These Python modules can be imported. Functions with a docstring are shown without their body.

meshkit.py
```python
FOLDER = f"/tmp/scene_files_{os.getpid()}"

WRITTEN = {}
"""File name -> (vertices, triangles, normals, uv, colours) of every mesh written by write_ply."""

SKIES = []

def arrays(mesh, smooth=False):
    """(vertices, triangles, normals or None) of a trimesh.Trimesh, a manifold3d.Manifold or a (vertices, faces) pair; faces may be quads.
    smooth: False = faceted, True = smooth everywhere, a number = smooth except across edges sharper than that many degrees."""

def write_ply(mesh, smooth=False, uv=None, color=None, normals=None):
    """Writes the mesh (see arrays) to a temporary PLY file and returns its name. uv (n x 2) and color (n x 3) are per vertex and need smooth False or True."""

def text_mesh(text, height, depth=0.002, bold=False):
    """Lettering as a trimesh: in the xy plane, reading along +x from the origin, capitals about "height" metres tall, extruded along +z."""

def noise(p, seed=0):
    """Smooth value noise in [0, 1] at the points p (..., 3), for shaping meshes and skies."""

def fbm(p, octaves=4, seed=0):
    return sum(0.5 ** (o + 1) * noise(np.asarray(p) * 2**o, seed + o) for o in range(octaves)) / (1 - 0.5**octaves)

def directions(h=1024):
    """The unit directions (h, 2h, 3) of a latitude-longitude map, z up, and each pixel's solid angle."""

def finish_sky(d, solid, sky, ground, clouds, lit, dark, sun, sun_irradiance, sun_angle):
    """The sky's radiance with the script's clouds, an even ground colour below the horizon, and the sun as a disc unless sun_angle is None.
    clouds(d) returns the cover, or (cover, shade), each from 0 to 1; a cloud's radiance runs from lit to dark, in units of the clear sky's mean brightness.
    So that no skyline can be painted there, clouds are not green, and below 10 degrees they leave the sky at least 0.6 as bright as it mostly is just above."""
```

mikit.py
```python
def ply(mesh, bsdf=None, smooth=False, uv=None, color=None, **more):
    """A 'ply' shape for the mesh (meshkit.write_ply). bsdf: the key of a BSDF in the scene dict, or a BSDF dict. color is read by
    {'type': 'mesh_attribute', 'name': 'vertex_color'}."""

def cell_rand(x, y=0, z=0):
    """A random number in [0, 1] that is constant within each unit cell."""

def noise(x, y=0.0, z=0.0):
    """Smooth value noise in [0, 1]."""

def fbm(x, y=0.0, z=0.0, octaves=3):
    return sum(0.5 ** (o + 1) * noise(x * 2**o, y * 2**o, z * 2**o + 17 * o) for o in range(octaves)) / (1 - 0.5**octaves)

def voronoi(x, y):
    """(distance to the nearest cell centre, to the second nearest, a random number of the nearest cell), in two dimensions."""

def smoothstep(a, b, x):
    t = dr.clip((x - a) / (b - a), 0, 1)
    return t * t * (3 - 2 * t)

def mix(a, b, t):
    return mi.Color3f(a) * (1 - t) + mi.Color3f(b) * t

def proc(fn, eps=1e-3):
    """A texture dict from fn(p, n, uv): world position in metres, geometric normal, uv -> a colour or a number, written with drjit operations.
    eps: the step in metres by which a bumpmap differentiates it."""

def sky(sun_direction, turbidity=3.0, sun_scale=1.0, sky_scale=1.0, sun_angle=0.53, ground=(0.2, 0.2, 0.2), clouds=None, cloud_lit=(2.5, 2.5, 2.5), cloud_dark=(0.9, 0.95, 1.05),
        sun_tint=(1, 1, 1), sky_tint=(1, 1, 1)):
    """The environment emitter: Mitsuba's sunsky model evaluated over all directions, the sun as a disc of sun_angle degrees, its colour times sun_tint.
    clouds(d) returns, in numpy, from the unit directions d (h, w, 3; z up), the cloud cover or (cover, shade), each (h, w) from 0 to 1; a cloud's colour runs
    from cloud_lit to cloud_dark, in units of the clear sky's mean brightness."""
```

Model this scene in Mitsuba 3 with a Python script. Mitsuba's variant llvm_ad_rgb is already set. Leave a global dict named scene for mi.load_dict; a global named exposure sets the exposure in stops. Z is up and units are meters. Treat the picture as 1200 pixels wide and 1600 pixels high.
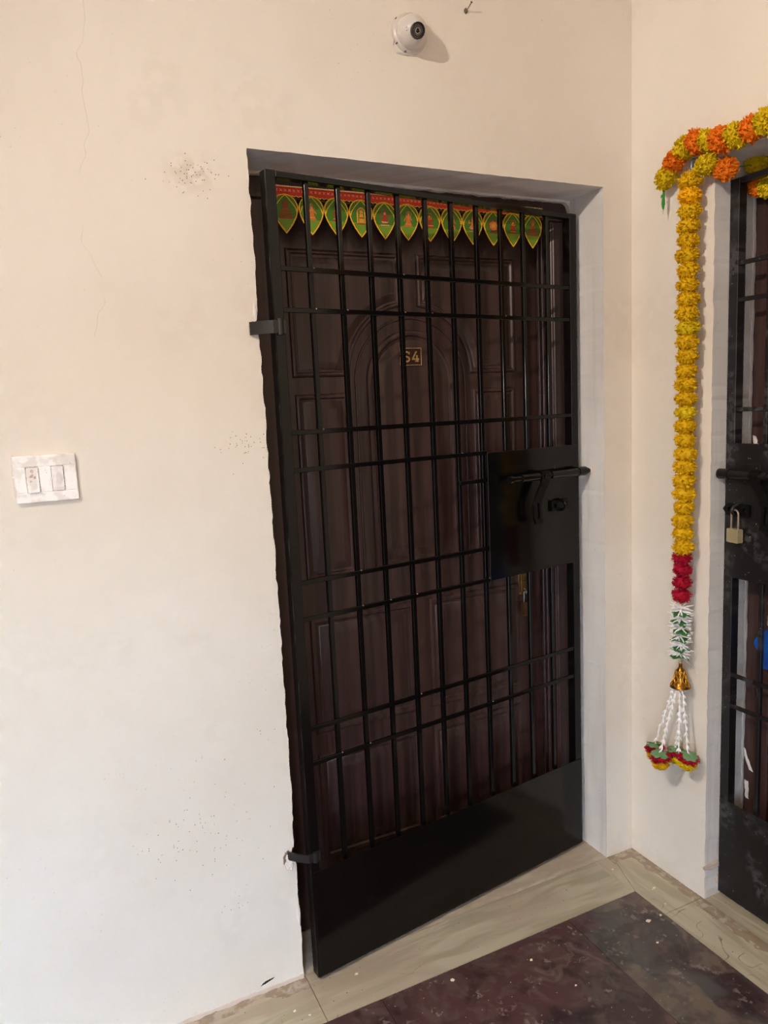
import math, random
import numpy as np
import trimesh
import drjit as dr
import mitsuba as mi
import mikit, meshkit
from mikit import proc, noise, fbm, voronoi, cell_rand, smoothstep, mix
from shapely.geometry import Polygon, Point, box as sbox
from shapely import affinity
from shapely.ops import unary_union

T = mi.ScalarTransform4f
scene, labels = {}, {}

# ------------------------------------------------------------------ camera, light, exposure
CAM = np.array([-1.6599, -1.71538, 1.49563])
FWD = np.array([0.419724, 0.896819, -0.139814])
UP = np.array([0.102795, 0.10608, 0.98903])
scene['camera'] = {'type': 'perspective', 'fov': 55.5866, 'fov_axis': 'x', 'near_clip': 0.05, 'far_clip': 100.0,
                   'to_world': T().look_at(origin=CAM.tolist(), target=(CAM + FWD).tolist(), up=UP.tolist())}
exposure = 2.96
scene['sky'] = mikit.sky((-0.6, 0.5, 0.35), turbidity=3.0, sun_scale=0.0, sky_scale=21.5, ground=(0.35, 0.34, 0.33), sky_tint=(1.16, 0.96, 0.92))
LAMP = np.array([-2.62, -1.22, 2.74])          # small LED spot head high on the left wall, aimed across the landing
LAMP_AIM = np.array([0.75, -0.51, -0.50])
LAMP_RADIANCE = (850.0, 745.0, 640.0)

# ------------------------------------------------------------------ materials
def rgb(*c): return {'type': 'rgb', 'value': [float(x) for x in c]}

def srgb(r, g, b):
    f = lambda c: (c / 255) / 12.92 if c / 255 <= 0.04045 else ((c / 255 + 0.055) / 1.055) ** 2.4
    return (f(r), f(g), f(b))

def pr(color, rough=0.5, spec=0.5, metallic=0.0, clearcoat=0.0, sheen=0.0, ccg=0.9, two=True):
    d = {'type': 'principled', 'base_color': rgb(*color) if isinstance(color, tuple) else color,
         'roughness': rough, 'specular': spec, 'metallic': metallic}
    if clearcoat: d['clearcoat'] = clearcoat; d['clearcoat_gloss'] = ccg
    if sheen: d['sheen'] = sheen
    return {'type': 'twosided', 'bsdf': d} if two else d

def bump(bsdf, fn, scale, eps=1e-3):
    inner = bsdf['bsdf'] if bsdf['type'] == 'twosided' else bsdf
    return {'type': 'twosided', 'bsdf': {'type': 'bumpmap', 'arbitrary': proc(fn, eps), 'scale': scale, 'bsdf': inner}}

def mat(name, d): scene['mat_' + name] = d

def plane_coords(p, n):
    """Two in-plane coordinates of an upright wall, from its facing."""
    a = dr.select(dr.abs(n.y) > 0.6, p.x, p.y)
    return a, p.z

def wall_color(p, n, uv):
    a, z = plane_coords(p, n)
    base = mix(srgb(219, 213, 203), srgb(215, 207, 195), smoothstep(0.35, 0.7, fbm(a * 2.1, z * 2.1, 3.0)))
    patch = smoothstep(0.55, 0.75, fbm(a * 7 + 4, z * 7, 9.0)) * 0.15
    base = mix(base, srgb(210, 201, 188), patch)
    # pin-prick dirt specks, clustered
    d1, _, r1 = voronoi(a * 62, z * 62)
    where = smoothstep(0.56, 0.70, fbm(a * 3.3 + 11, z * 3.3, 2.0))
    hole = dr.select(d1 < 0.035 + 0.22 * r1, 1.0, 0.0) * dr.select(r1 < 0.015 + 0.10 * where, 1.0, 0.0)
    # a scuffed patch of specks beside the lintel and two lower ones
    q1 = dr.exp(-(dr.square((a + 1.288) / 0.05) + dr.square((z - 2.035) / 0.035)))
    q2 = dr.exp(-(dr.square((a + 1.40) / 0.12) + dr.square((z - 0.48) / 0.10)))
    q3 = dr.exp(-(dr.square((a + 1.318) / 0.018) + dr.square((z - 0.275) / 0.03)))
    q4 = dr.exp(-(dr.square((a + 1.22) / 0.03) + dr.square((z - 0.70) / 0.02)))
    q5 = dr.exp(-(dr.square((a + 1.21) / 0.05) + dr.square((z - 1.42) / 0.03)))
    on_back = dr.select(dr.abs(n.y) > 0.6, 1.0, 0.0)
    d2, _, r2 = voronoi(a * 210, z * 210)
    grit = dr.select(d2 < 0.25 + 0.1 * r2, 1.0, 0.0) * dr.select(r2 < 0.30 * (q1 + q3 * 0.7 + q5 * 0.3) + 0.045 * (q2 + q4) + 0.09 * q5, 1.0, 0.0) * on_back
    # stains: broad smudges with a mottled outline
    smudge = smoothstep(0.60, 0.78, fbm(a * 5.2 + 31, z * 4.1, 6.0)) * smoothstep(0.35, 0.6, fbm(a * 40, z * 40, 1.0))
    base = mix(base, srgb(190, 178, 161), smudge * 0.13)
    base = mix(base, srgb(178, 163, 143), q1 * on_back * smoothstep(0.35, 0.65, fbm(a * 55, z * 55, 4.0)) * 0.45)
    # hairline cracks
    w = (noise(z * 9, a * 2) - 0.5) * 0.05 + (noise(z * 40, 5.0) - 0.5) * 0.012
    c1 = dr.select(dr.abs(a + 1.553 - 0.02 * z + w) < 0.0006 + 0.0005 * noise(z * 90), 1.0, 0.0) * dr.select((z > 1.55), 1.0, 0.0) * on_back * smoothstep(0.3, 0.5, noise(z * 14, 3.0))
    base = mix(base, srgb(176, 160, 138), c1 * 0.3)
    return mix(base, srgb(92, 80, 66), dr.minimum(hole * 0.55 + grit * 0.8, 0.9))

def wall_bump(p, n, uv):
    a, z = plane_coords(p, n)
    return fbm(a * 9, z * 9, 1.0) * 0.8 + fbm(a * 70, z * 70, 7.0) * 0.12

mat('wall', bump(pr(proc(wall_color), 0.62, 0.35), wall_bump, 0.0022, 2e-3))

def reveal_color(p, n, uv):
    a = p.x + p.y
    base = mix(srgb(216, 213, 209), srgb(207, 203, 199), smoothstep(0.35, 0.7, fbm(a * 12, p.z * 3, 5.0)))
    brush = smoothstep(0.55, 0.8, fbm(a * 60, p.z * 2.5, 8.0)) * 0.3
    base = mix(base, srgb(186, 181, 177), brush)
    d, _, r = voronoi(a * 90, p.z * 30)
    return mix(base, srgb(110, 98, 84), dr.select(d < 0.05, 1.0, 0.0) * dr.select(r < 0.07, 1.0, 0.0) * 0.7)
mat('reveal', pr(proc(reveal_color), 0.6, 0.3))
mat('raw_plaster', pr(srgb(216, 208, 202), 0.9, 0.2))
mat('grime', pr(srgb(122, 104, 92), 0.9, 0.2))
mat('mortar', pr(srgb(190, 176, 164), 0.9, 0.2))
mat('ceiling', pr(srgb(200, 194, 186), 0.8, 0.2))
mat('far_wall', pr(srgb(170, 160, 148), 0.8, 0.2))

def beige_color(p, n, uv):
    along = dr.select(p.x > -0.16, p.y, p.x); across = dr.select(p.x > -0.16, p.x, p.y)
    w = fbm(along * 3, across * 10, 2.0) * 0.5
    v = fbm(along * 5, across * 46 + w * 7, 3.0, 4)
    base = mix(srgb(180, 173, 152), srgb(160, 153, 131), smoothstep(0.3, 0.7, v))
    base = mix(base, srgb(192, 182, 160), smoothstep(0.62, 0.8, fbm(along * 6 + 3, across * 70 + w * 9, 1.0)) * 0.6)
    base = mix(base, srgb(168, 150, 134), smoothstep(0.45, 0.6, fbm(p.x * 4 + 8, p.y * 4, 2.0)) * 0.45)
    # red-brown dirt caught along the foot of the walls
    foot = dr.minimum(dr.abs(p.x), dr.select(p.x < -1.157, dr.abs(p.y), dr.select(p.x > -0.11, dr.abs(p.y), 1.0)))
    foot = dr.select(p.x > 0.0, 1.0, foot)
    dirt = dr.select(foot < 0.012 + 0.05 * fbm(p.x * 18, p.y * 18, 6.0), 1.0, 0.0) * smoothstep(0.30, 0.55, fbm(p.x * 60, p.y * 60, 4.0))
    base = mix(base, srgb(126, 98, 80), dirt * 0.55)
    d, _, r = voronoi(p.x * 55, p.y * 55)
    base = mix(base, srgb(98, 78, 62), dr.select(d < 0.07, 1.0, 0.0) * dr.select(r < 0.06, 1.0, 0.0))
    crack = dr.select(dr.abs(noise(p.x * 21, p.y * 21, 2.0) - 0.5) < 0.012, 1.0, 0.0) * smoothstep(0.80, 0.85, noise(p.x * 9, p.y * 9, 9.0))
    return mix(base, srgb(100, 84, 66), crack * 0.7)
mat('beige_stone', pr(proc(beige_color), 0.38, 0.45))

def threshold_color(p, n, uv):
    v = fbm(p.x * 5, p.y * 46, 3.0, 4)
    base = mix(srgb(190, 180, 164), srgb(172, 160, 142), smoothstep(0.3, 0.7, v))
    dust = smoothstep(0.40, 0.62, fbm(p.x * 30, p.y * 60, 8.0))
    return mix(base, srgb(160, 144, 126), dust * 0.4)
mat('threshold_stone', pr(proc(threshold_color), 0.5, 0.4))

def dark_color(p, n, uv):
    x, y = p.x, p.y
    right = dr.select(x > -0.41, 1.0, 0.0)
    wx = fbm(x * 6, y * 6, 1.0) * 1.2; wy = fbm(x * 6, y * 6, 5.0) * 1.2
    base = mix(srgb(80, 56, 57), srgb(57, 43, 45), smoothstep(0.35, 0.65, fbm(x * 5 + wx, y * 5 + wy, 2.0)))
    base = mix(base, srgb(74, 71, 70), right * smoothstep(0.35, 0.6, fbm(x * 8 + wy, y * 8 + wx, 4.0)))
    tan = smoothstep(0.54, 0.60, fbm(x * 7 + wx * 1.5 + 2.3, y * 4.5 + wy + 1.1, 8.0, 5))
    base = mix(base, srgb(112, 98, 84), tan * (0.12 + 0.40 * right) * (0.5 + 0.8 * smoothstep(0.35, 0.65, fbm(x * 40, y * 40, 21.0))))
    base = mix(base, srgb(96, 82, 78), smoothstep(0.48, 0.72, fbm(x * 34 + wx * 3, y * 34 + wy * 3, 30.0, 5)) * 0.45)
    base = mix(base, srgb(38, 30, 32), smoothstep(0.52, 0.75, fbm(x * 22 + wy * 3, y * 22, 33.0, 5)) * 0.5)
    vein = smoothstep(0.045, 0.0, dr.abs(fbm(x * 9 + wx * 2, y * 9 + wy * 2, 12.0, 5) - 0.5)) * smoothstep(0.5, 0.65, fbm(x * 4, y * 4, 17.0))
    base = mix(base, srgb(140, 126, 116), vein * 0.2)
    scuff = smoothstep(0.62, 0.78, fbm(x * 26 + y * 9, y * 26, 3.0)) * smoothstep(0.5, 0.7, fbm(x * 120, y * 120, 2.0))
    base = mix(base, srgb(158, 146, 138), scuff * 0.4)
    d, _, r = voronoi(x * 48, y * 48)
    return mix(base, srgb(190, 180, 164), dr.select(d < 0.05 + 0.03 * r, 1.0, 0.0) * dr.select(r < 0.10, 1.0, 0.0))
mat('dark_stone', pr(proc(dark_color), 0.32, 0.5))
mat('grout', pr(srgb(120, 104, 86), 0.9, 0.2))
mat('paint_drop', pr(srgb(226, 212, 190), 0.7, 0.3))

mat('black_gloss', pr(srgb(9, 8, 8), 0.12, 0.26))
mat('black_matte', pr(srgb(7, 6, 6), 0.5, 0.2))
def dusty_color(p, n, uv):
    s = smoothstep(0.50, 0.72, fbm(p.y * 16, p.z * 11, 2.0, 4)) * smoothstep(0.35, 0.6, fbm(p.y * 90, p.z * 90, 5.0))
    base = mix(srgb(17, 16, 18), srgb(70, 68, 69), s * 0.6)
    d, _, r = voronoi(p.y * 80, p.z * 80)
    return mix(base, srgb(150, 145, 140), dr.select(d < 0.08, 1.0, 0.0) * dr.select(r < 0.05, 1.0, 0.0))
mat('black_dusty', pr(proc(dusty_color), 0.42, 0.45))
mat('black_satin', pr(srgb(30, 28, 30), 0.36, 0.5))

def wood_color(p, n, uv):
    g = fbm((p.x + p.y) * 60, p.z * 3.0, 2.0, 4)
    return mix(srgb(66, 46, 43), srgb(53, 37, 35), smoothstep(0.3, 0.7, g))
mat('wood', pr(proc(wood_color), 0.34, 0.5))

mat('steel', pr(srgb(190, 186, 178), 0.3, 0.5, metallic=0.9))
mat('dull_steel', pr(srgb(150, 138, 122), 0.45, 0.5, metallic=0.7))
mat('brass', pr(srgb(124, 98, 62), 0.36, 0.5, metallic=0.85))
mat('old_brass', pr(srgb(166, 154, 122), 0.42, 0.5, metallic=0.35))
mat('gold', pr(srgb(222, 172, 70), 0.16, 0.6, metallic=1.0))
mat('dark_gold', pr(srgb(150, 104, 40), 0.28, 0.5, metallic=1.0))
mat('rust', pr(srgb(120, 74, 48), 0.7, 0.3))
mat('white_plastic', pr(srgb(190, 184, 178), 0.32, 0.5))
mat('lens_black', pr(srgb(30, 26, 25), 0.15, 0.6))
mat('lens_ring', pr(srgb(70, 62, 58), 0.3, 0.5))
mat('lens_glass', pr(srgb(12, 9, 9), 0.2, 0.4))
mat('mark_gray', pr(srgb(96, 88, 82), 0.6, 0.3))

def switch_color(p, n, uv):
    base = mix(srgb(232, 229, 226), srgb(214, 208, 203), smoothstep(0.45, 0.62, fbm(p.x * 40, p.z * 40, 3.0)))
    dirt = smoothstep(0.58, 0.72, fbm(p.x * 70 + 5, p.z * 50, 6.0, 4))
    base = mix(base, srgb(182, 172, 164), dirt * 0.30)
    d, _, r = voronoi(p.x * 330, p.z * 330)
    return mix(base, srgb(120, 106, 98), dr.select(d < 0.2, 1.0, 0.0) * dr.select(r < 0.018, 1.0, 0.0))
mat('switch', pr(proc(switch_color), 0.38, 0.45))
mat('switch_smear', pr(srgb(184, 158, 150), 0.6, 0.3))

mat('leaf_gold', pr(srgb(226, 172, 44), 0.5, 0.4))
mat('leaf_green', pr(srgb(72, 116, 30), 0.5, 0.4))
mat('leaf_lime', pr(srgb(112, 146, 36), 0.5, 0.4))
mat('motif_red', pr(srgb(160, 56, 36), 0.55, 0.4))
mat('motif_orange', pr(srgb(206, 112, 48), 0.55, 0.4))
mat('motif_ochre', pr(srgb(208, 150, 56), 0.5, 0.4))
mat('motif_pink', pr(srgb(206, 140, 104), 0.5, 0.4))
mat('band_red', pr(srgb(206, 52, 30), 0.5, 0.4))
mat('band_cream', pr(srgb(236, 206, 150), 0.5, 0.4))
mat('band_pink', pr(srgb(240, 156, 120), 0.5, 0.4))
mat('plate_maroon', pr(srgb(58, 20, 16), 0.35, 0.5))
mat('plate_gold', pr(srgb(176, 142, 84), 0.35, 0.5))

for nm, c in dict(marigold=(204, 164, 8), marigold_deep=(222, 168, 6), lemon=(200, 174, 14), orange=(212, 112, 16),
                  crimson=(160, 12, 42), white_petal=(240, 240, 242), green_petal=(54, 104, 54), sage=(104, 140, 98),
                  stem_green=(52, 132, 54)).items():
    mat(nm, pr(srgb(*c), 0.75, 0.25, sheen=0.25))
mat('silver_cap', pr(srgb(120, 130, 136), 0.35, 0.5, metallic=0.5))
mat('blue_plastic', pr(srgb(18, 84, 176), 0.35, 0.5))
mat('gray_plastic', pr(srgb(168, 166, 170), 0.4, 0.5))
mat('tape', pr(srgb(206, 202, 200), 0.4, 0.4))
mat('bulb', pr(srgb(240, 240, 235), 0.4, 0.4))
mat('shadow_gap', pr(srgb(40, 34, 30), 0.8, 0.2))

# ------------------------------------------------------------------ mesh helpers
def cat(*ms):
    ms = [m for m in ms if m is not None]
    return trimesh.util.concatenate(ms)

def box(x0, x1, y0, y1, z0, z1, b=0.0):
    """An axis-aligned box, its edges chamfered by b."""
    if b <= 0:
        m = trimesh.creation.box((x1 - x0, y1 - y0, z1 - z0))
        m.apply_translation(((x0 + x1) / 2, (y0 + y1) / 2, (z0 + z1) / 2)); return m
    h = np.array([x1 - x0, y1 - y0, z1 - z0]) / 2; b = min(b, h.min() * 0.9)
    pts = []
    for sx in (-1, 1):
        for sy in (-1, 1):
            for sz in (-1, 1):
                s = np.array([sx, sy, sz])
                for k in range(3):
                    e = h - b; e[k] = h[k]; pts.append(s * e)
    m = trimesh.convex.convex_hull(np.array(pts))
    m.apply_translation(((x0 + x1) / 2, (y0 + y1) / 2, (z0 + z1) / 2)); return m

def extrude(poly, h):
    if poly.geom_type != 'Polygon':
        return cat(*[trimesh.creation.extrude_polygon(g, h, engine='earcut') for g in poly.geoms])
    return trimesh.creation.extrude_polygon(poly, h, engine='earcut')

def upright(poly, y0, y1):
    """A polygon in (x, z), extruded from y0 to y1."""
    m = extrude(poly, y1 - y0); v = m.vertices.copy()
    return trimesh.Trimesh(np.stack([v[:, 0], y0 + v[:, 2], v[:, 1]], 1), m.faces[:, ::-1], process=False)

def upright_x(poly, x0, x1):
    """A polygon in (y, z), extruded from x0 to x1."""
    m = extrude(poly, x1 - x0); v = m.vertices.copy()
    return trimesh.Trimesh(np.stack([x0 + v[:, 2], v[:, 0], v[:, 1]], 1), m.faces, process=False)

def rod(p, q, r, n=12, r2=None):
    p, q = np.array(p, float), np.array(q, float); L = np.linalg.norm(q - p)
    m = trimesh.creation.revolve([[0, 0], [r, 0], [r if r2 is None else r2, L], [0, L]], sections=n)
    m.apply_transform(trimesh.geometry.align_vectors([0, 0, 1], (q - p) / L)); m.apply_translation(p); return m

def sweep(path, r, n=8, closed=False):
    """A round tube along a path of points; r a number or one per point."""
    P = np.array(path, float); N = len(P); R = np.full(N, r) if np.isscalar(r) else np.array(r)
    tan = np.gradient(P, axis=0)
    if closed: tan = np.roll(P, -1, 0) - np.roll(P, 1, 0)
    tan /= np.linalg.norm(tan, axis=1, keepdims=True)
    u = np.cross(tan[0], [0.31, 0.27, 0.91]); u /= np.linalg.norm(u)
    V = []
    for i in range(N):
        u = u - tan[i] * np.dot(u, tan[i]); u /= np.linalg.norm(u); w = np.cross(tan[i], u)
        a = np.arange(n) * 2 * np.pi / n
        V.append(P[i] + R[i] * (np.cos(a)[:, None] * u + np.sin(a)[:, None] * w))
    V = np.vstack(V); F = []
    for i in range(N if closed else N - 1):
        j = (i + 1) % N
        for k in range(n):
            a, b, c, d = i * n + k, i * n + (k + 1) % n, j * n + (k + 1) % n, j * n + k
            F += [[a, b, c], [a, c, d]]
    if not closed:
        for base, flip in ((0, True), ((N - 1) * n, False)):
            for k in range(1, n - 1):
                t = [base, base + k, base + k + 1]; F.append(t[::-1] if flip else t)
    return trimesh.Trimesh(V, F, process=False)

def lathe(profile, n=24):
    return trimesh.creation.revolve(np.array(profile, float), sections=n)

def turned(m, frm, to, at=(0, 0, 0)):
    m = m.copy(); m.apply_transform(trimesh.geometry.align_vectors(frm, np.array(to) / np.linalg.norm(to))); m.apply_translation(at); return m

def ring_panel(poly, profile):
    """Nested mitred offsets of a polygon (x, z): profile = [(inset, height)]; returns vertices (x, z, h) as a mesh, flat cap inside."""
    P = np.array(poly, float); N = len(P)
    area = 0.5 * np.sum(P[:, 0] * np.roll(P[:, 1], -1) - np.roll(P[:, 0], -1) * P[:, 1])
    if area < 0: P = P[::-1]
    d = np.roll(P, -1, 0) - P; d /= np.linalg.norm(d, axis=1, keepdims=True)
    nr = np.stack([-d[:, 1], d[:, 0]], 1); npv = np.roll(nr, 1, 0)
    mit = (nr + npv) / (1 + np.sum(nr * npv, 1, keepdims=True))
    rings = [np.column_stack([P + mit * ins, np.full(N, h)]) for ins, h in profile]
    V = np.vstack(rings); F = []
    for i in range(len(rings) - 1):
        for k in range(N):
            a, b = i * N + k, i * N + (k + 1) % N; c, e = b + N, a + N
            F += [[a, b, c], [a, c, e]]
    vv, ff = trimesh.creation.triangulate_polygon(Polygon(rings[-1][:, :2]), engine='earcut')
    from scipy.spatial import cKDTree
    idx = cKDTree(rings[-1][:, :2]).query(np.asarray(vv))[1] + (len(rings) - 1) * N
    for t in idx[np.asarray(ff)]:
        a, b, c = V[t, :2]
        F.append(t if (b[0] - a[0]) * (c[1] - a[1]) - (b[1] - a[1]) * (c[0] - a[0]) > 0 else t[::-1])
    return trimesh.Trimesh(V, np.array(F), process=False)

def put(m, M):
    """m moved by the 4x4 matrix M, faces turned right side out."""
    m = m.copy(); v = trimesh.transform_points(m.vertices, M); f = m.faces
    if np.linalg.det(M[:3, :3]) < 0: f = f[:, ::-1]
    return trimesh.Trimesh(v, f, process=False)

# ------------------------------------------------------------------ scene entries
def numbered(name):
    if name not in scene and name not in labels and not any(k.startswith(name + '__') for k in scene): return name
    i = 1
    while True:
        k = f'{name}_{i:03d}'
        if k not in scene and k not in labels and not any(q.startswith(k + '__') for q in scene): return k
        i += 1

def tag(key, label=None, category=None, group=None, kind=None):
    d = {}
    if label: d['label'] = label
    if category: d['category'] = category
    if group: d['group'] = group
    if kind: d['kind'] = kind
    labels[key] = d; return key

def obj(name, mesh, bsdf, parent=None, smooth=False, label=None, kind=None):
    key = numbered(parent + '__' + name if parent else name)
    scene[key] = mikit.ply(mesh, 'mat_' + bsdf, smooth=smooth) if not isinstance(mesh, dict) else mesh
    if label or kind: tag(key, label, None, None, kind)
    return key

def copy_shape(name, shape, bsdf, M, parent):
    key = numbered(parent + '__' + name)
    scene[key] = {**shape, 'bsdf': {'type': 'ref', 'id': 'mat_' + bsdf}, 'to_world': T(M.tolist())}
    return key

def thing(name, label, category, group=None):
    key = numbered(name); tag(key, label, category, group); return key

def struct(name, mesh, bsdf, label, smooth=False):
    scene[name] = mikit.ply(mesh, 'mat_' + bsdf, smooth=smooth); tag(name, label, None, None, 'structure'); return name

# ------------------------------------------------------------------ walls
H = 2.95                      # ceiling height
XL, XR, ZT, DEEP = -1.159, -0.109, 2.10, 0.16
rng = np.random.default_rng(7)

def wavy(p, q, step, amp, seed, skip_ends=True):
    p, q = np.array(p, float), np.array(q, float); L = np.linalg.norm(q - p); n = max(2, int(L / step))
    t = np.linspace(0, 1, n + 1); d = (q - p) / L; nr = np.array([-d[1], d[0]])
    s = np.column_stack([t * L * 55, np.full(n + 1, seed), np.zeros(n + 1)])
    w = (meshkit.fbm(s, 3, seed) - 0.5) * 2 * amp
    if skip_ends: w[0] = w[-1] = 0
    return p + t[:, None] * (q - p) + w[:, None] * nr

def opening(x0, x1, zt, amps, seed):
    l = wavy((x0, 0.0), (x0, zt), 0.012, amps[0], seed)
    t = wavy((x0, zt), (x1, zt), 0.02, amps[1], seed + 1)
    r = wavy((x1, zt), (x1, 0.0), 0.012, amps[2], seed + 2)
    return l, np.vstack([l[:-1], t[:-1], r])

left_edge, op = opening(XL, XR, ZT, (0.0035, 0.0012, 0.0016), 3)
for (zc, hw, dp) in ((0.36, 0.022, 0.010), (0.19, 0.05, 0.004), (0.40, 0.05, 0.004), (1.70, 0.035, 0.007), (0.06, 0.03, 0.003)):
    n_l = len(left_edge)
    op[:n_l - 1, 0] -= dp * np.exp(-((op[:n_l - 1, 1] - zc) / hw) ** 2)
outline = Polygon([(-3.40, 0.0), (-3.40, H), (0.0, H), (0.0, 0.0), *op[::-1].tolist()])
wall = upright(outline, 0.0, 0.28)

def split_reveal(m, axis, lo, hi, zmax):
    nrm = m.face_normals; c = m.triangles_center
    k = {'x': 0, 'y': 1}[axis]
    rev = (np.abs(nrm[:, 1 - k]) < 0.5) & (c[:, k] > lo - 0.03) & (c[:, k] < hi + 0.03) & (c[:, 2] < zmax + 0.03) & (c[:, 2] > 0.001)
    a, b = m.copy(), m.copy()
    a.update_faces(~rev); b.update_faces(rev); return a, b

face, rev = split_reveal(wall, 'x', XL, XR, ZT)
wb = struct('wall_back', face, 'wall', 'cream painted wall with a dark door set in a deep opening')
obj('door_reveal', rev, 'reveal', wb, label='grey-white plaster lining of the door opening')
# uneven plaster lip where the lining meets the wooden frame
low = wavy((XL, 2.092), (XR - 0.022, 2.094), 0.015, 0.0035, 21)
side = [(XR - 0.012, 2.090), (XR - 0.005, 2.082), (XR - 0.002, 2.07), *wavy((XR - 0.0015, 2.06), (XR - 0.001, 0.2), 0.02, 0.0012, 24)[:, :].tolist()]
lip = Polygon([(XL, ZT), *low.tolist(), *side, (XR, 0.2), (XR, ZT)]).buffer(0)
obj('plaster_lip', upright(lip, 0.145, 0.160), 'reveal', wb)

def lump(center, size, seed, sub=3, amp=0.45):
    m = trimesh.creation.icosphere(subdivisions=sub); v = m.vertices
    v = v * (1 + amp * (meshkit.fbm(v * 2.3 + seed, 4, seed) - 0.5) * 2)[:, None]
    return trimesh.Trimesh(v * np.array(size) + np.array(center), m.faces, process=False)
obj('plaster_chip', lump((-1.180, 0.002, 0.338), (0.012, 0.009, 0.017), 3, 4, 0.9), 'raw_plaster', wb, label='broken plaster around the lower gate hinge')
obj('plaster_chip', lump((-1.175, 0.002, 0.326), (0.009, 0.008, 0.010), 9, 4, 0.9), 'raw_plaster', wb)
obj('plaster_chip', lump((-1.189, 0.0, 0.347), (0.0045, 0.0016, 0.014), 5, 3, 0.8), 'grime', wb)
obj('plaster_chip', lump((-1.182, 0.0, 0.363), (0.006, 0.003, 0.006), 6, 3, 0.8), 'grime', wb)
obj('plaster_chip', lump((-1.166, 0.001, 0.395), (0.004, 0.003, 0.020), 15), 'raw_plaster', wb)
obj('plaster_chip', lump((-1.167, 0.0, 1.735), (0.004, 0.003, 0.022), 11), 'raw_plaster', wb)
obj('plaster_chip', lump((-1.164, 0.0, 0.180), (0.006, 0.0035, 0.03), 12), 'raw_plaster', wb)
scratch = Polygon([(-1.277, 0.0185), (-1.262, 0.0215), (-1.246, 0.0265), (-1.240, 0.0295), (-1.251, 0.0285), (-1.263, 0.0270), (-1.272, 0.0235)])
obj('chip_mark', upright(scratch, -0.0012, 0.001), 'shadow_gap', wb, label='small dark leaf-shaped chip low on the wall')
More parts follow.
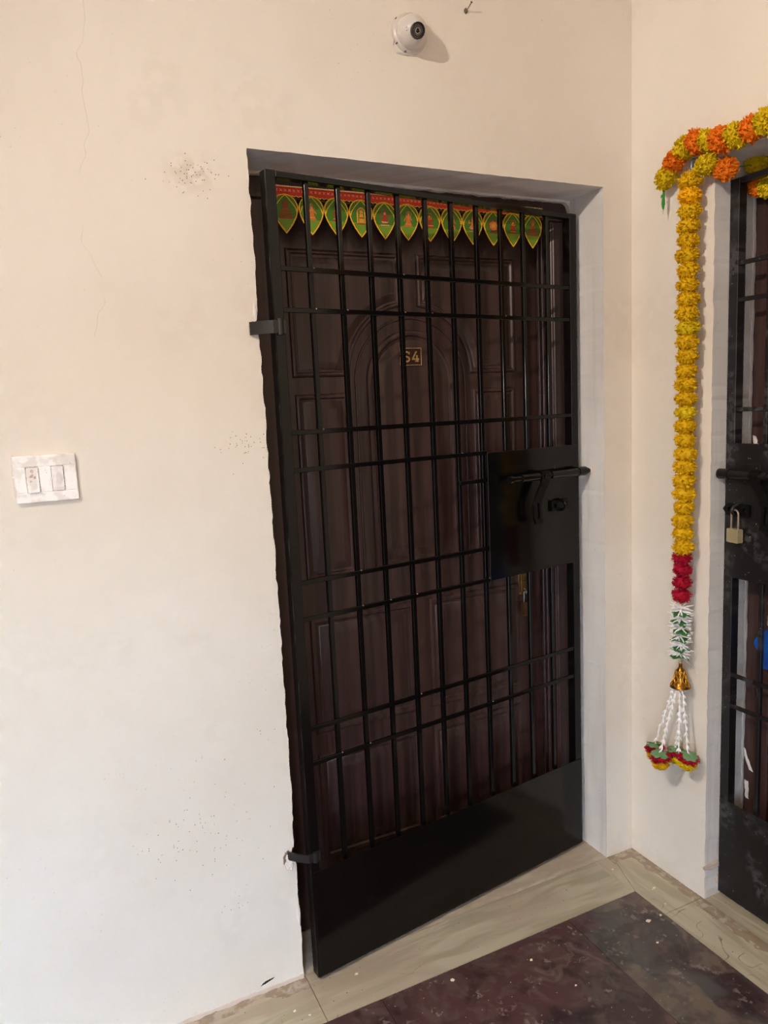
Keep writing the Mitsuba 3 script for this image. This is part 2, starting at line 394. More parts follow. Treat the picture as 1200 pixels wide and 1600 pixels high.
# mortar squeezed out along the foot of the wall
xs = np.linspace(-2.4, -1.162, 170); top = 0.0025 + 0.0075 * meshkit.fbm(np.column_stack([xs * 60, xs * 0, xs * 0]), 4, 5)
dep = -0.002 - 0.010 * meshkit.fbm(np.column_stack([xs * 45, xs * 0 + 4, xs * 0]), 4, 8)
V = np.vstack([np.column_stack([xs, xs * 0, top]), np.column_stack([xs, dep * 0.6, top * 0.7]), np.column_stack([xs, dep, top * 0 + 0.0003])])
n = len(xs); F = [f for r in (0, 1) for i in range(n - 1) for f in ([r * n + i, (r + 1) * n + i, (r + 1) * n + i + 1], [r * n + i, (r + 1) * n + i + 1, r * n + i + 1])]
obj('mortar_strip', trimesh.Trimesh(V, F, process=False), 'mortar', wb, smooth=True)

# right wall with the second door opening
Y2A, Y2B = -0.295, -1.345
l2, op2 = opening(-Y2A, -Y2B, ZT, (0.0028, 0.0015, 0.002), 41)
op2 = np.column_stack([-op2[:, 0], op2[:, 1]])
outline2 = Polygon([(0.0, 0.0), (0.0, H), (-2.55, H), (-2.55, 0.0), *op2[::-1].tolist()])
wall2 = upright_x(outline2, 0.0, 0.27)
face2, rev2 = split_reveal(wall2, 'y', Y2B, Y2A, ZT)
wr = struct('wall_right', face2, 'wall', 'cream painted side wall hung with marigold garlands')
obj('door_reveal', rev2, 'reveal', wr, label='grey-white plaster lining of the second door opening')
yy = wavy((Y2A - 0.0035, 0.22), (Y2A - 0.003, ZT - 0.01), 0.02, 0.0030, 55)
obj('plaster_lip', upright_x(Polygon([(Y2A + 0.001, 0.22), *yy.tolist(), (Y2A + 0.001, ZT - 0.01)]).buffer(0), 0.147, 0.158), 'reveal', wr)
obj('mortar_strip', cat(lump((0.045, Y2A - 0.0015, 0.10), (0.05, 0.004, 0.012), 4), lump((0.075, Y2A - 0.001, 0.05), (0.03, 0.004, 0.02), 6)), 'mortar', wr)

# the rest of the landing: left wall with an open doorway, wall behind the camera, ceiling
LAMP_WALL = -2.75
struct('wall_left', box(-3.40, LAMP_WALL, -2.55, 0.0, 0, H), 'far_wall', 'cream wall on the left of the landing')
FY = -2.40
fw = Polygon([(-2.75, 0.0), (-2.70, 0.0), (-2.70, 1.75), (-2.05, 1.75), (-2.05, 0.0), (0.0, 0.0), (0.0, H), (-2.75, H)])
struct('wall_front', upright(fw, FY - 0.15, FY), 'far_wall', 'cream wall behind the viewer with an opening to the stairs')
struct('ceiling', box(-3.40, 0.28, -2.55, 0.28, H, H + 0.1), 'ceiling', 'plain off-white ceiling')

# ------------------------------------------------------------------ floor
fl = struct('floor', box(-3.40, 0.32, -2.56, 0.34, -0.06, -0.006), 'grout', 'floor of dark maroon stone with a beige stone border')
def slab(pts, bsdf, name, z=0.0, gap=0.0008):
    P = Polygon(pts).buffer(-gap, join_style=2)
    m = extrude(P, 0.012); m.apply_translation((0, 0, z - 0.012)); return obj(name, m, bsdf, fl)
B = -0.1505; YB = -0.170
slab([(XL + 0.002, 0.0), (XL + 0.002, YB), (B, YB), (-0.088, 0.0)], 'beige_stone', 'border_stone')
slab([(B, YB), (-0.088, 0.0), (0, 0), (0, -0.287), (B - 0.0, -0.287)], 'beige_stone', 'border_stone')
slab([(B, -0.287), (0.0, -0.287), (0.0, -1.0), (B, -1.0)], 'beige_stone', 'border_stone')
slab([(B, -1.0), (0.0, -1.0), (0.0, -1.9), (B, -1.9)], 'beige_stone', 'border_stone')
slab([(B, -1.9), (0.0, -1.9), (0.0, -2.4), (B, -2.4)], 'beige_stone', 'border_stone')
slab([(XL + 0.002, 0.0), (XL + 0.002, YB), (-2.0, YB), (-2.0, 0.0)], 'beige_stone', 'border_stone')
slab([(-2.0, 0.0), (-2.0, YB), (-2.75, YB), (-2.75, 0.0)], 'beige_stone', 'border_stone')
slab([(XL, 0.0), (XR, 0.0), (XR, 0.30), (XL, 0.30)], 'threshold_stone', 'threshold_stone', gap=0.0004)
slab([(0.0, Y2A), (0.0, Y2B), (0.28, Y2B), (0.28, Y2A)], 'beige_stone', 'threshold_stone', gap=0.0002)
xj = [B, -0.410, -1.01, -1.61, -2.21, -2.75]; yj = [YB, -0.77, -1.37, -1.97, -2.4]
for i in range(5):
    for j in range(4):
        slab([(xj[i], yj[j]), (xj[i + 1], yj[j]), (xj[i + 1], yj[j + 1]), (xj[i], yj[j + 1])], 'dark_stone', 'maroon_stone', z=-0.0005 if (i + j) % 2 else 0.0)
for k, (x, y, r) in enumerate([(-1.034, -0.063, 0.005), (-0.819, -0.203, 0.006), (-0.137, -0.057, 0.004), (-0.091, -0.187, 0.005), (-0.165, -0.284, 0.004),
                               (-0.212, -0.285, 0.008), (-0.115, -0.255, 0.003), (-0.596, -0.245, 0.005), (-0.549, -0.371, 0.003), (-0.255, -0.36, 0.004), (-0.10, -0.19, 0.003), (-1.22, -0.10, 0.004), (-1.19, -0.13, 0.003)]):
    a = np.arange(9) * 2 * np.pi / 9; rr = r * (0.7 + 0.5 * rng.random(9))
    m = extrude(Polygon(np.column_stack([x + rr * np.cos(a), y + rr * 0.8 * np.sin(a)])), 0.0012)
    obj('paint_drop', m, 'paint_drop', fl)

# ------------------------------------------------------------------ wooden doors
PROFILE = [(0.0, 0.0), (0.004, 0.006), (0.010, 0.008), (0.016, 0.007), (0.020, 0.0022), (0.027, 0.0010), (0.030, 0.0035), (0.052, 0.0085), (0.056, 0.0085)]
THIN = [(0.0, 0.0), (0.003, 0.006), (0.007, 0.008), (0.011, 0.007), (0.015, 0.0022), (0.021, 0.0010), (0.024, 0.0035), (0.040, 0.0075), (0.043, 0.0075)]

def rect(x0, x1, z0, z1): return [(x0, z0), (x1, z0), (x1, z1), (x0, z1)]

def door_panels(cx):
    """Outlines (x, z) of the raised panels of the carved door, left to right, with their moulding."""
    out = []
    zc, R = 1.592, 0.198
    for s in (-1, 1):
        a0, a1 = math.asin(0.026 / R), math.pi / 2
        arc = [(cx + s * R * math.sin(a), zc + R * math.cos(a)) for a in np.linspace(a0, a1, 18)]
        P = [(cx + s * 0.372, 1.592), (cx + s * 0.372, 1.938), (cx + s * 0.026, 1.938), *arc]
        out.append((P, THIN))
        out.append((rect(*sorted((cx + s * 0.368, cx + s * 0.206)), 1.020, 1.546), THIN))
        out.append((rect(*sorted((cx + s * 0.368, cx + s * 0.022)), 0.550, 0.906), PROFILE))
        out.append((rect(*sorted((cx + s * 0.368, cx + s * 0.022)), 0.150, 0.488), PROFILE))
    r = 0.150
    arch = [(cx + r, 1.021), *[(cx + r * math.cos(a), 1.573 + r * math.sin(a)) for a in np.linspace(0, math.pi, 33)], (cx - r, 1.021)]
    out.append((arch, PROFILE))
    return out

def make_door(key, M, cx=-0.634):
    """Door in the opening x -1.159..-0.109; local y is the depth behind the wall face; M puts it in the world."""
    def add(name, m, bsdf='wood', smooth=False, label=None, parent=key): return obj(name, put(m, M), bsdf, parent, smooth, label)
    y0, y1, yl = 0.160, 0.275, 0.2365
    lx0, lx1 = -1.0715, -0.1745
    for x0, x1, s in ((XL - 0.016, -1.072, 1), (-0.174, XR + 0.010, -1)):
        inner = x1 if s > 0 else x0
        m = [box(x0, x1, y0, y1, 0.0, 2.0398, 0.003), box(*sorted((x0 if s > 0 else x1, inner + s * 0.022)), y1 - 0.002, y1 + 0.014, 0.0, 2.0398)]
        for yb in (0.178, 0.204, 0.2235):               # beads run down the inner face of the post
            m.append(rod((inner + s * 0.001, yb, 0.004), (inner + s * 0.001, yb, 2.036), 0.0055, 10))
        m.append(box(*sorted((inner - s * 0.053, inner - s * 0.006)), y0 - 0.004, y0 + 0.01, 0.002, 2.037, 0.003))
        add('frame_post', cat(*m))
    add('frame_head', cat(box(XL - 0.016, XR + 0.010, y0 + 0.0005, y1, 2.040, 2.112, 0.003), box(XL - 0.016, XR + 0.010, y1 - 0.002, y1 + 0.014, 2.018, 2.112), rod((lx0, 0.180, 2.040), (lx1, 0.180, 2.040), 0.0055, 10)))
    slab_m = box(lx0, lx1, yl, 0.272, 0.004, 2.0385, 0.002)
    add('leaf', slab_m)
    F = np.array([[1, 0, 0, 0], [0, 0, -1, yl], [0, 1, 0, 0], [0, 0, 0, 1.0]])     # (x, z, h) -> (x, yl - h, z)
    for P, prof in door_panels(cx):
        add('panel', put(ring_panel(P, prof), F), smooth=28)
    # proud edge of the surround of the arch
    arc = [(cx + 0.183 * math.cos(a), yl - 0.001, 1.573 + 0.183 * math.sin(a)) for a in np.linspace(0.0, math.pi, 40)]
    add('arch_moulding', sweep([(cx + 0.183, yl - 0.001, 1.02), *arc, (cx - 0.183, yl - 0.001, 1.02)], 0.0035, 8), smooth=True)

tag('door_1', 'dark brown carved wooden door behind the black grille, numbered S4', None, None, 'structure')
make_door('door_1', np.eye(4))
d1 = 'door_1'
# S4 number plate
npz, npx = 1.6445, -0.640
pl = obj('number_plate', box(npx - 0.036, npx + 0.036, 0.2255, 0.2285, npz - 0.026, npz + 0.026, 0.0008), 'plate_maroon', d1, label='small maroon number plate with gold border reading S4')
bw = 0.0022
def frame_rect(cx, cz, hw, hh, w, y0, y1):
    return upright(sbox(cx - hw, cz - hh, cx + hw, cz + hh).difference(sbox(cx - hw + w, cz - hh + w, cx + hw - w, cz + hh - w)), y0, y1)
obj('plate_border', frame_rect(npx, npz, 0.0355, 0.0255, bw, 0.2248, 0.2256), 'plate_gold', pl)
def stand_text(text, h, x, y, z, depth=0.0008):
    m = meshkit.text_mesh(text, h, depth, bold=True); v = m.vertices
    w = v[:, 0].max() - v[:, 0].min()
    return trimesh.Trimesh(np.stack([v[:, 0] - v[:, 0].min() - w / 2 + x, y - v[:, 2], v[:, 1] + z], 1), m.faces, process=False)
four = stand_text('4', 0.030, npx + 0.0150, 0.2256, npz - 0.015)
serif = cat(box(npx + 0.0125, npx + 0.0262, 0.2248, 0.2256, npz - 0.0150, npz - 0.0122))
ess = stand_text('S', 0.030, npx - 0.0145, 0.2256, npz - 0.015)
serif2 = cat(box(npx - 0.0262, npx - 0.0238, 0.2248, 0.2256, npz - 0.0145, npz - 0.0060), box(npx - 0.0058, npx - 0.0034, 0.2248, 0.2256, npz + 0.0060, npz + 0.0145))
obj('plate_lettering', cat(four, serif, ess, serif2), 'plate_gold', pl)
# hasp on the door's closing edge
hs = obj('hasp', cat(box(-0.270, -0.232, 0.2325, 0.2365, 0.862, 0.955, 0.002), box(-0.263, -0.239, 0.2255, 0.2325, 0.900, 0.912, 0.003), box(-0.261, -0.241, 0.2275, 0.2325, 0.872, 0.940, 0.001)), 'brass', d1, label='dull brass hasp')
obj('hasp_screw', cat(*[rod((-0.251 + dx, 0.2326, z), (-0.251 + dx, 0.2310, z), 0.003, 8) for dx in (-0.014, 0.014) for z in (0.868, 0.949)]), 'dull_steel', hs)
obj('hasp_staple', sweep([(-0.238, 0.230, 0.868 + 0.010 * math.cos(a)) if False else (-0.249, 0.2325 - 0.014 * math.sin(a), 0.874 + 0.010 * math.cos(a)) for a in np.linspace(0, math.pi, 12)], 0.0022, 6), 'steel', hs, smooth=True)

def make_padlock(name, label, M, body_m, shackle_m, w=0.040, h=0.046, t=0.015, sh=0.036):
    k = thing(name, label, 'padlock')
    ph = np.linspace(0, 2 * np.pi, 60)
    prof = sbox(-w / 2, -h, w / 2, 0).buffer(-0.003).buffer(0.003, quad_segs=4)
    obj('body', put(upright(prof, -t / 2, t / 2), M), body_m, k, smooth=25)
    obj('face_plate', put(frame_rect(0, -h / 2, w / 2 - 0.004, h / 2 - 0.004, 0.0012, -t / 2 - 0.0006, -t / 2 + 0.0002), M), body_m, k)
    r = w / 2 - 0.0085
    path = [(-r, 0, -0.004), (-r, 0, sh - r), *[(r * math.cos(a), 0, sh - r + r * math.sin(a)) for a in np.linspace(math.pi, 0, 16)], (r, 0, sh - r), (r, 0, -0.004)]
    obj('shackle', put(sweep(path, 0.0032, 8), M), shackle_m, k, smooth=True)
    obj('keyhole', put(cat(rod((0, 0, -h - 0.0008), (0, 0, -h + 0.001), 0.005, 12)), M), 'lens_ring', k)
    return k
M1 = trimesh.transformations.translation_matrix((-0.251, 0.2175, 0.842)) @ trimesh.transformations.rotation_matrix(0.10, (0, 0, 1))
make_padlock('padlock', 'small brass padlock with steel shackle hanging on the brown wooden door below the lock plate', M1, 'brass', 'steel', w=0.036)

# second wooden door, in the right wall's opening (mirrored, seen through the right gate)
A2 = np.array([[0, 1, 0, -0.005], [-1, 0, 0, -1.454], [0, 0, 1, 0], [0, 0, 0, 1.0]])      # (x, y, z) -> (y, -x + c, z): local x -1.159 .. -0.109 runs towards the viewer
tag('door_2', 'dark reddish-brown wooden door behind the right-hand grille', None, None, 'structure')
make_door('door_2', A2)
obj('lever_handle', cat(rod((0.235, -0.455, 0.915), (0.118, -0.455, 0.915), 0.006), rod((0.122, -0.462, 0.915), (0.122, -0.392, 0.915), 0.007)), 'steel', 'door_2', smooth=30)
def crumple(x, y0, y1, z0, z1, seed):
    g = 9; a = np.linspace(0, 1, g); U, W = np.meshgrid(a, a, indexing='ij')
    w = 0.006 + 0.010 * meshkit.fbm(np.stack([U * 3, W * 3, U * 0], -1), 3, seed)
    yy_ = y0 + (y1 - y0) * U + (W - 0.5) * w * 1.2; zz = z0 + (z1 - z0) * U + (W - 0.5) * 0.004
    xx = x - 0.0010 - 0.006 * meshkit.fbm(np.stack([U * 6, W * 4, U * 0 + 3], -1), 3, seed + 1)
    V = np.stack([xx, yy_, zz], -1).reshape(-1, 3); F = []
    for i in range(g - 1):
        for j in range(g - 1):
            F += [[i * g + j, (i + 1) * g + j, (i + 1) * g + j + 1], [i * g + j, (i + 1) * g + j + 1, i * g + j + 1]]
    return trimesh.Trimesh(V, F, process=False)
obj('tape_scrap', crumple(0.1545, -0.300, -0.323, 0.445, 0.382, 4), 'tape', 'door_2', smooth=True, label='torn scrap of clear tape')
obj('tape_scrap', crumple(0.1545, -0.312, -0.318, 1.372, 1.340, 8), 'tape', 'door_2', smooth=True)
obj('tape_scrap', crumple(0.1545, -0.312, -0.314, 0.345, 0.290, 12), 'tape', 'door_2', smooth=True)

# ------------------------------------------------------------------ grille gates
W = 1.0121
BARS = [.1085, .195, .282, .369, .457, .543, .631, .719, .805, .900]
RAILS = [1.8315, 1.737, 1.449, 1.358, 1.079, 0.985, 0.698, 0.605]

def make_gate(key, M, black, metal, staple_s=0.917, handle_s=0.835, bolt_end=1.021, straps=True):
    """Gate in local (s along from hinge, o out towards the viewer, z)."""
    def add(name, m, bsdf=black, parent=key, smooth=False, label=None): return obj(name, put(m, M), bsdf, parent, smooth, label)
    z0, z1 = 0.012, 2.047
    add('stile', cat(box(0.0, 0.026, -0.030, 0.0, z0, z1, 0.0015)))
    add('stile', cat(box(W - 0.028, W, -0.030, 0.0, z0, z1, 0.0015)))
    add('top_rail', box(0.026, W - 0.028, -0.024, -0.0005, z1 - 0.0155, z1 - 0.0005, 0.0015))
    add('bottom_rail', box(0.026, W - 0.028, -0.028, -0.0005, z0 + 0.001, z0 + 0.026, 0.0015))
    for i, s in enumerate(BARS):
        lo = 0.306
        add('vertical_bar', box(s - 0.0058, s + 0.0058, -0.0205, -0.0088, lo, z1 - 0.013, 0.0012))
    for i, z in enumerate(RAILS):
        hi = W - 0.027 if i not in (4, 3) else 0.640
        lo = 0.025
        if i == 5: hi = 0.640
        add('horizontal_bar', box(lo, hi, -0.0100, -0.0035, z - 0.0058, z + 0.0058, 0.001))
    add('horizontal_bar', box(0.537, 0.640, -0.0100, -0.0035, 1.279 - 0.0055, 1.279 + 0.0055, 0.001))
    blobs = []
    for z in RAILS:                                            # weld beads at the crossings
        for s in BARS[:8]:
            if rng.random() < 0.35: blobs.append(lump((s + 0.006, -0.0055, z + 0.0045), (0.003, 0.003, 0.002), int(s * 100 + z * 37), 1))
    labels[add('weld_bead', cat(*blobs), metal)] = {'kind': 'stuff'}
    add('bottom_panel', box(0.004, W - 0.002, -0.0004, 0.0022, z0 + 0.001, 0.314, 0.0008), label='black sheet-metal kick panel')
    add('lock_plate', box(0.635, W - 0.005, -0.0005, 0.0022, 0.9835, 1.358, 0.0008), label='black sheet-metal lock plate')
    # sliding bolt
    bz, bo = 1.276, 0.030
    b = add('sliding_bolt', rod((0.700, bo, bz), (bolt_end, bo, bz), 0.0085, 16), smooth=30, label='black round sliding bolt with a hanging hasp handle')
    add('bolt_guide', rod((0.737, bo, bz), (0.806, bo, bz), 0.0118, 16), parent=b, smooth=30)
    add('bolt_guide', rod((0.858, bo, bz), (0.974, bo, bz), 0.0118, 16), parent=b, smooth=30)
    add('bolt_collar', rod((0.974, bo, bz), (1.006, bo, bz), 0.0142, 16), parent=b, smooth=30)
    add('bolt_knob', cat(rod((0.690, bo, bz), (0.702, bo, bz), 0.0115, 16)), parent=b, smooth=30)
    add('bolt_bracket', cat(box(0.742, 0.820, 0.0020, bo - 0.004, bz - 0.006, bz + 0.006, 0.001), box(0.875, 0.968, 0.0020, bo - 0.004, bz - 0.006, bz + 0.006, 0.001),
                            box(0.90, 0.958, 0.0020, 0.0045, bz - 0.004, bz + 0.027, 0.001)), parent=b)
    # hanging handle: collar and two long slotted plates
    hh = handle_s
    def strap(off, ds, thick):
        c = [(0.004, 0.012), (0.000, -0.022), (-0.020, -0.050), (-0.034, -0.085), (-0.033, -0.120), (-0.026, -0.138)]
        P = []
        left = [(hh + ds + s - 0.0115, bz + z) for s, z in c]; right = [(hh + ds + s + 0.0115, bz + z) for s, z in c][::-1]
        poly = Polygon(left + right).buffer(0.003, quad_segs=3)
        slot = Polygon([(hh + ds - 0.0345, bz - 0.124), (hh + ds - 0.0255, bz - 0.122), (hh + ds - 0.0285, bz - 0.078), (hh + ds - 0.0375, bz - 0.080)]).buffer(0.001)
        return upright(poly.difference(slot), off, off + thick)
    add('bolt_handle', cat(strap(bo + 0.002, -0.010, 0.009), rod((hh - 0.014, bo, bz), (hh + 0.012, bo, bz), 0.0138, 16)), 'black_matte', parent=b, smooth=25)
    # fixed hasp with a staple
    s0, hz = staple_s, 1.177
    plate = Polygon([(s0 - 0.036, hz + 0.016), (s0 - 0.036, hz - 0.016), (s0 + 0.034, hz - 0.016), (s0 + 0.047, hz), (s0 + 0.034, hz + 0.016)])
    plate = plate.difference(Point(s0 - 0.022, hz).buffer(0.0068)).difference(Point(s0 + 0.024, hz).buffer(0.0075))
    hk = add('hasp', upright(plate, 0.0030, 0.0110), 'black_matte', smooth=25, label='black hasp plate with two round holes')
    add('staple', cat(sweep([(s0, 0.002 + 0.030 * math.sin(a), hz + 0.016 * math.cos(a)) for a in np.linspace(0, math.pi, 14)], 0.0045, 8)), parent=hk, smooth=True)
    if straps:
        for zs, za, hgt in ((1.697, 1.697, 0.030), (0.357, 0.358, 0.022)):
            add('hinge_strap', hinge(zs, za, hgt), 'black_satin', smooth=25)
    return key

def hinge(zs, za, hgt):
    path = [(-0.044, -0.042, za), (-0.026, -0.016, (za * 2 + zs) / 3), (-0.006, 0.0045, zs), (0.026, 0.0060, zs)]
    V, F = [], []
    for (s, o, z) in path:
        V += [(s, o - 0.006, z - hgt / 2), (s, o, z - hgt / 2), (s, o, z + hgt / 2), (s, o - 0.006, z + hgt / 2)]
    for i in range(len(path) - 1):
        a = i * 4
        for k in range(4):
            j = (k + 1) % 4; F += [[a + k, a + 4 + k, a + 4 + j], [a + k, a + 4 + j, a + j]]
    F += [[0, 1, 2], [0, 2, 3], [len(V) - 4, len(V) - 2, len(V) - 3], [len(V) - 4, len(V) - 1, len(V) - 2]]
    pin = rod((0.013, 0.002, zs - hgt * 0.62), (0.013, 0.002, zs + hgt * 0.62), 0.0075, 12)
    m = trimesh.Trimesh(np.array(V, float), F, process=False); trimesh.repair.fix_normals(m)
    return cat(m, pin)

def gate_matrix(P0, e, mirror=False):
    e = np.array(e, float) / np.linalg.norm(e); out = np.array([e[1], -e[0]]) * (-1 if mirror else 1)
    M = np.eye(4); M[:2, 0] = e; M[:2, 1] = out; M[:2, 3] = P0; return M
g1 = thing('grille_gate', 'glossy black iron grille gate standing slightly ajar in front of door S4', 'gate')
MG1 = gate_matrix((-1.133, -0.041), (0.991, 0.133))
make_gate(g1, MG1, 'black_gloss', 'dull_steel')
g2 = thing('grille_gate', 'dusty black iron grille gate at the right edge, with the padlocked plate', 'gate')
MG2 = gate_matrix((0.055, -0.2965 - W), (0.0, 1.0), True)
make_gate(g2, MG2, 'black_dusty', 'dull_steel', staple_s=0.962, handle_s=0.895, bolt_end=1.0095, straps=False)
# hole broken in the plaster for the bolt's tip
a = np.linspace(0, 2 * np.pi, 15)[:-1]
obj('bolt_hole', cat(lump((XR - 0.001, 0.062, 1.276), (0.0025, 0.012, 0.014), 31), ), 'raw_plaster', wb, label='patch of bare white plaster around the bolt hole')
obj('bolt_hole', rod((XR - 0.014, 0.0635, 1.276), (XR + 0.0005, 0.0635, 1.276), 0.0055, 10), 'rust', wb)

MP2 = np.array([[0, 1, 0, 0.037], [-1, 0, 0, -0.345], [0, 0, 1, 1.126], [0, 0, 0, 1.0]]) @ trimesh.transformations.rotation_matrix(-0.15, (0, 0, 1))
pk = make_padlock('padlock', 'greyish brass padlock hanging from the plate of the dusty right-hand gate', MP2, 'old_brass', 'dull_steel', w=0.042, h=0.038, t=0.017, sh=0.052)

# ------------------------------------------------------------------ door hanging of printed leaves
toran = thing('door_hanging', 'red and green festive door hanging with twelve leaf pendants under the door head', 'door hanging')
ty = 0.1545
n_leaf, pitch, x_first = 12, 0.0706, -1.0235
bx0, bx1, bt, bb = -1.062, -0.208, 2.0735, 2.0495
sc = []
k = 0
x = bx0
while x < bx1 - 1e-6:
    x2 = min(x + 0.0118, bx1); sc += [(x + (x2 - x) * t, bb - 0.0035 * math.sin(math.pi * t)) for t in (0, 0.25, 0.5, 0.75)]; x = x2
sc.append((bx1, bb))
band = Polygon([(bx0, bt), *sc, (bx1, bt)]).buffer(0)
bk = obj('band', upright(band, ty - 0.0005, ty + 0.0005), 'leaf_gold', toran, label='scalloped red band with a cream edge')
obj('band_fill', upright(Polygon([(bx0, bt - 0.003), *[(a_, b_ + 0.0022) for a_, b_ in sc], (bx1, bt - 0.003)]).buffer(0), ty - 0.0009, ty - 0.0004), 'band_red', bk)
obj('band_edge', box(bx0, bx1, ty - 0.0010, ty - 0.0004, bt - 0.0032, bt + 0.0002), 'band_cream', bk)
cross = []
x = bx0 + 0.006
while x < bx1 - 0.004:
    for ang in (0.75, -0.75):
        m = box(-0.0042, 0.0042, ty - 0.0013, ty - 0.0008, -0.0009, 0.0009)
        m.apply_transform(trimesh.transformations.rotation_matrix(ang, (0, 1, 0))); m.apply_translation((x, 0, 2.0618)); cross.append(m)
    x += 0.0118
obj('cross_stitch', cat(*cross), 'band_pink', bk, kind='stuff')

def leaf_poly(hw, top, bot, z_wide):
    """Ogival leaf: round shoulders, pointed tip below."""
    up = [(hw * math.cos(a), z_wide + (top - z_wide) * math.sin(a)) for a in np.linspace(0, math.pi, 25)]
    down_l = [(-hw * (1 - t ** 1.75), z_wide - (z_wide - bot) * t) for t in np.linspace(0, 1, 14)[1:]]
    down_r = [(-p[0], p[1]) for p in down_l[::-1][1:]]
    return Polygon(up + down_l + down_r).buffer(0)

def ribbon(pts, w):
    from shapely.geometry import LineString
    return LineString(pts).buffer(w, cap_style=1)

def disc(x, z, r, q=6): return Point(x, z).buffer(r, quad_segs=q)

def motif(i):
    """Small printed emblem of a leaf, as (material, polygon) layers around the leaf's middle."""
    if i in (0, 11):                                        # tiered lamp stand
        t = [sbox(-w, z, w, z + 0.0035) for w, z in ((0.019, -0.022), (0.0175, -0.0165), (0.0155, -0.011), (0.013, -0.0055), (0.010, 0.0), (0.0065, 0.0055))]
        rays = [ribbon([(0, 0.006), (0.014 * math.sin(a), 0.006 + 0.016 * math.cos(a))], 0.0010) for a in (-0.7, -0.35, 0, 0.35, 0.7)]
        return [('motif_red', unary_union(t)), ('motif_orange' if i else 'motif_red', unary_union(rays + [disc(0, 0.022, 0.0018)]))]
    if i == 3:                                              # framed standing figure in gold
        arch_ = unary_union([sbox(-0.013, -0.022, 0.013, 0.006), disc(0, 0.006, 0.013)])
        inn = unary_union([sbox(-0.009, -0.022, 0.009, 0.004), disc(0, 0.006, 0.0085)])
        fig = unary_union([disc(0, 0.008, 0.0052), Polygon([(-0.008, -0.021), (0.008, -0.021), (0.0045, 0.002), (-0.0045, 0.002)])])
        return [('motif_ochre', arch_.difference(inn)), ('motif_ochre', fig), ('motif_red', unary_union([sbox(-0.006, -0.010, 0.006, -0.007), sbox(-0.014, -0.0245, 0.014, -0.0225)]))]
    if i in (4, 8):                                         # seated figure on a dais, tall crown
        fig = unary_union([Polygon([(-0.014, -0.014), (0.014, -0.014), (0.006, -0.004), (-0.006, -0.004)]), sbox(-0.0052, -0.006, 0.0052, 0.006), Polygon([(-0.0045, 0.011), (0.0045, 0.011), (0, 0.024)]),
                           ribbon([(-0.005, 0.003), (-0.013, 0.0), (-0.011, 0.009)], 0.0014), ribbon([(0.005, 0.003), (0.013, 0.0), (0.011, 0.009)], 0.0014)])
        return [('motif_red' if i == 4 else 'motif_orange', fig), ('motif_pink', unary_union([disc(0, 0.0085, 0.0038), sbox(-0.013, -0.0235, 0.013, -0.0205), Polygon([(-0.012, -0.012), (0.012, -0.012), (0.007, -0.0165), (-0.007, -0.0165)])]))]
    if i in (9,):                                           # round wheel of petals
        p = [disc(0.0095 * math.cos(a), -0.002 + 0.0095 * math.sin(a), 0.0048) for a in np.arange(7) * 2 * math.pi / 7]
        return [('motif_orange', unary_union(p)), ('motif_ochre', disc(0, -0.002, 0.0058)), ('motif_red', unary_union([Point(0, -0.002).buffer(0.0165).difference(Point(0, -0.002).buffer(0.0148)), sbox(-0.012, -0.0235, 0.012, -0.021)]))]
    lean = 0.002 * (i % 3 - 1)                              # seated figure, halo and robe
    fig = unary_union([Polygon([(-0.013, -0.021), (0.013, -0.021), (0.0065 + lean, -0.008), (-0.0065 + lean, -0.008)]), Polygon([(-0.0065, -0.010), (0.0065, -0.010), (0.005 + lean, 0.006), (-0.005 + lean, 0.006)]),
                       ribbon([(0.004, 0.004), (0.012, -0.004)], 0.0016), ribbon([(-0.004, 0.004), (-0.011, -0.006)], 0.0016)])
    halo = Point(lean, 0.010).buffer(0.0088, quad_segs=6)
    head = disc(lean, 0.009, 0.0042); crown = Polygon([(lean - 0.004, 0.012), (lean + 0.004, 0.012), (lean, 0.022)])
    return [(('motif_red', 'motif_orange')[i % 2], unary_union([fig, crown])), ('motif_pink' if i % 2 else 'motif_ochre', head), ('motif_ochre', unary_union([halo.difference(Point(lean, 0.010).buffer(0.0074)), ribbon([(-0.009, -0.015), (0.009, -0.015)], 0.0011)]))]

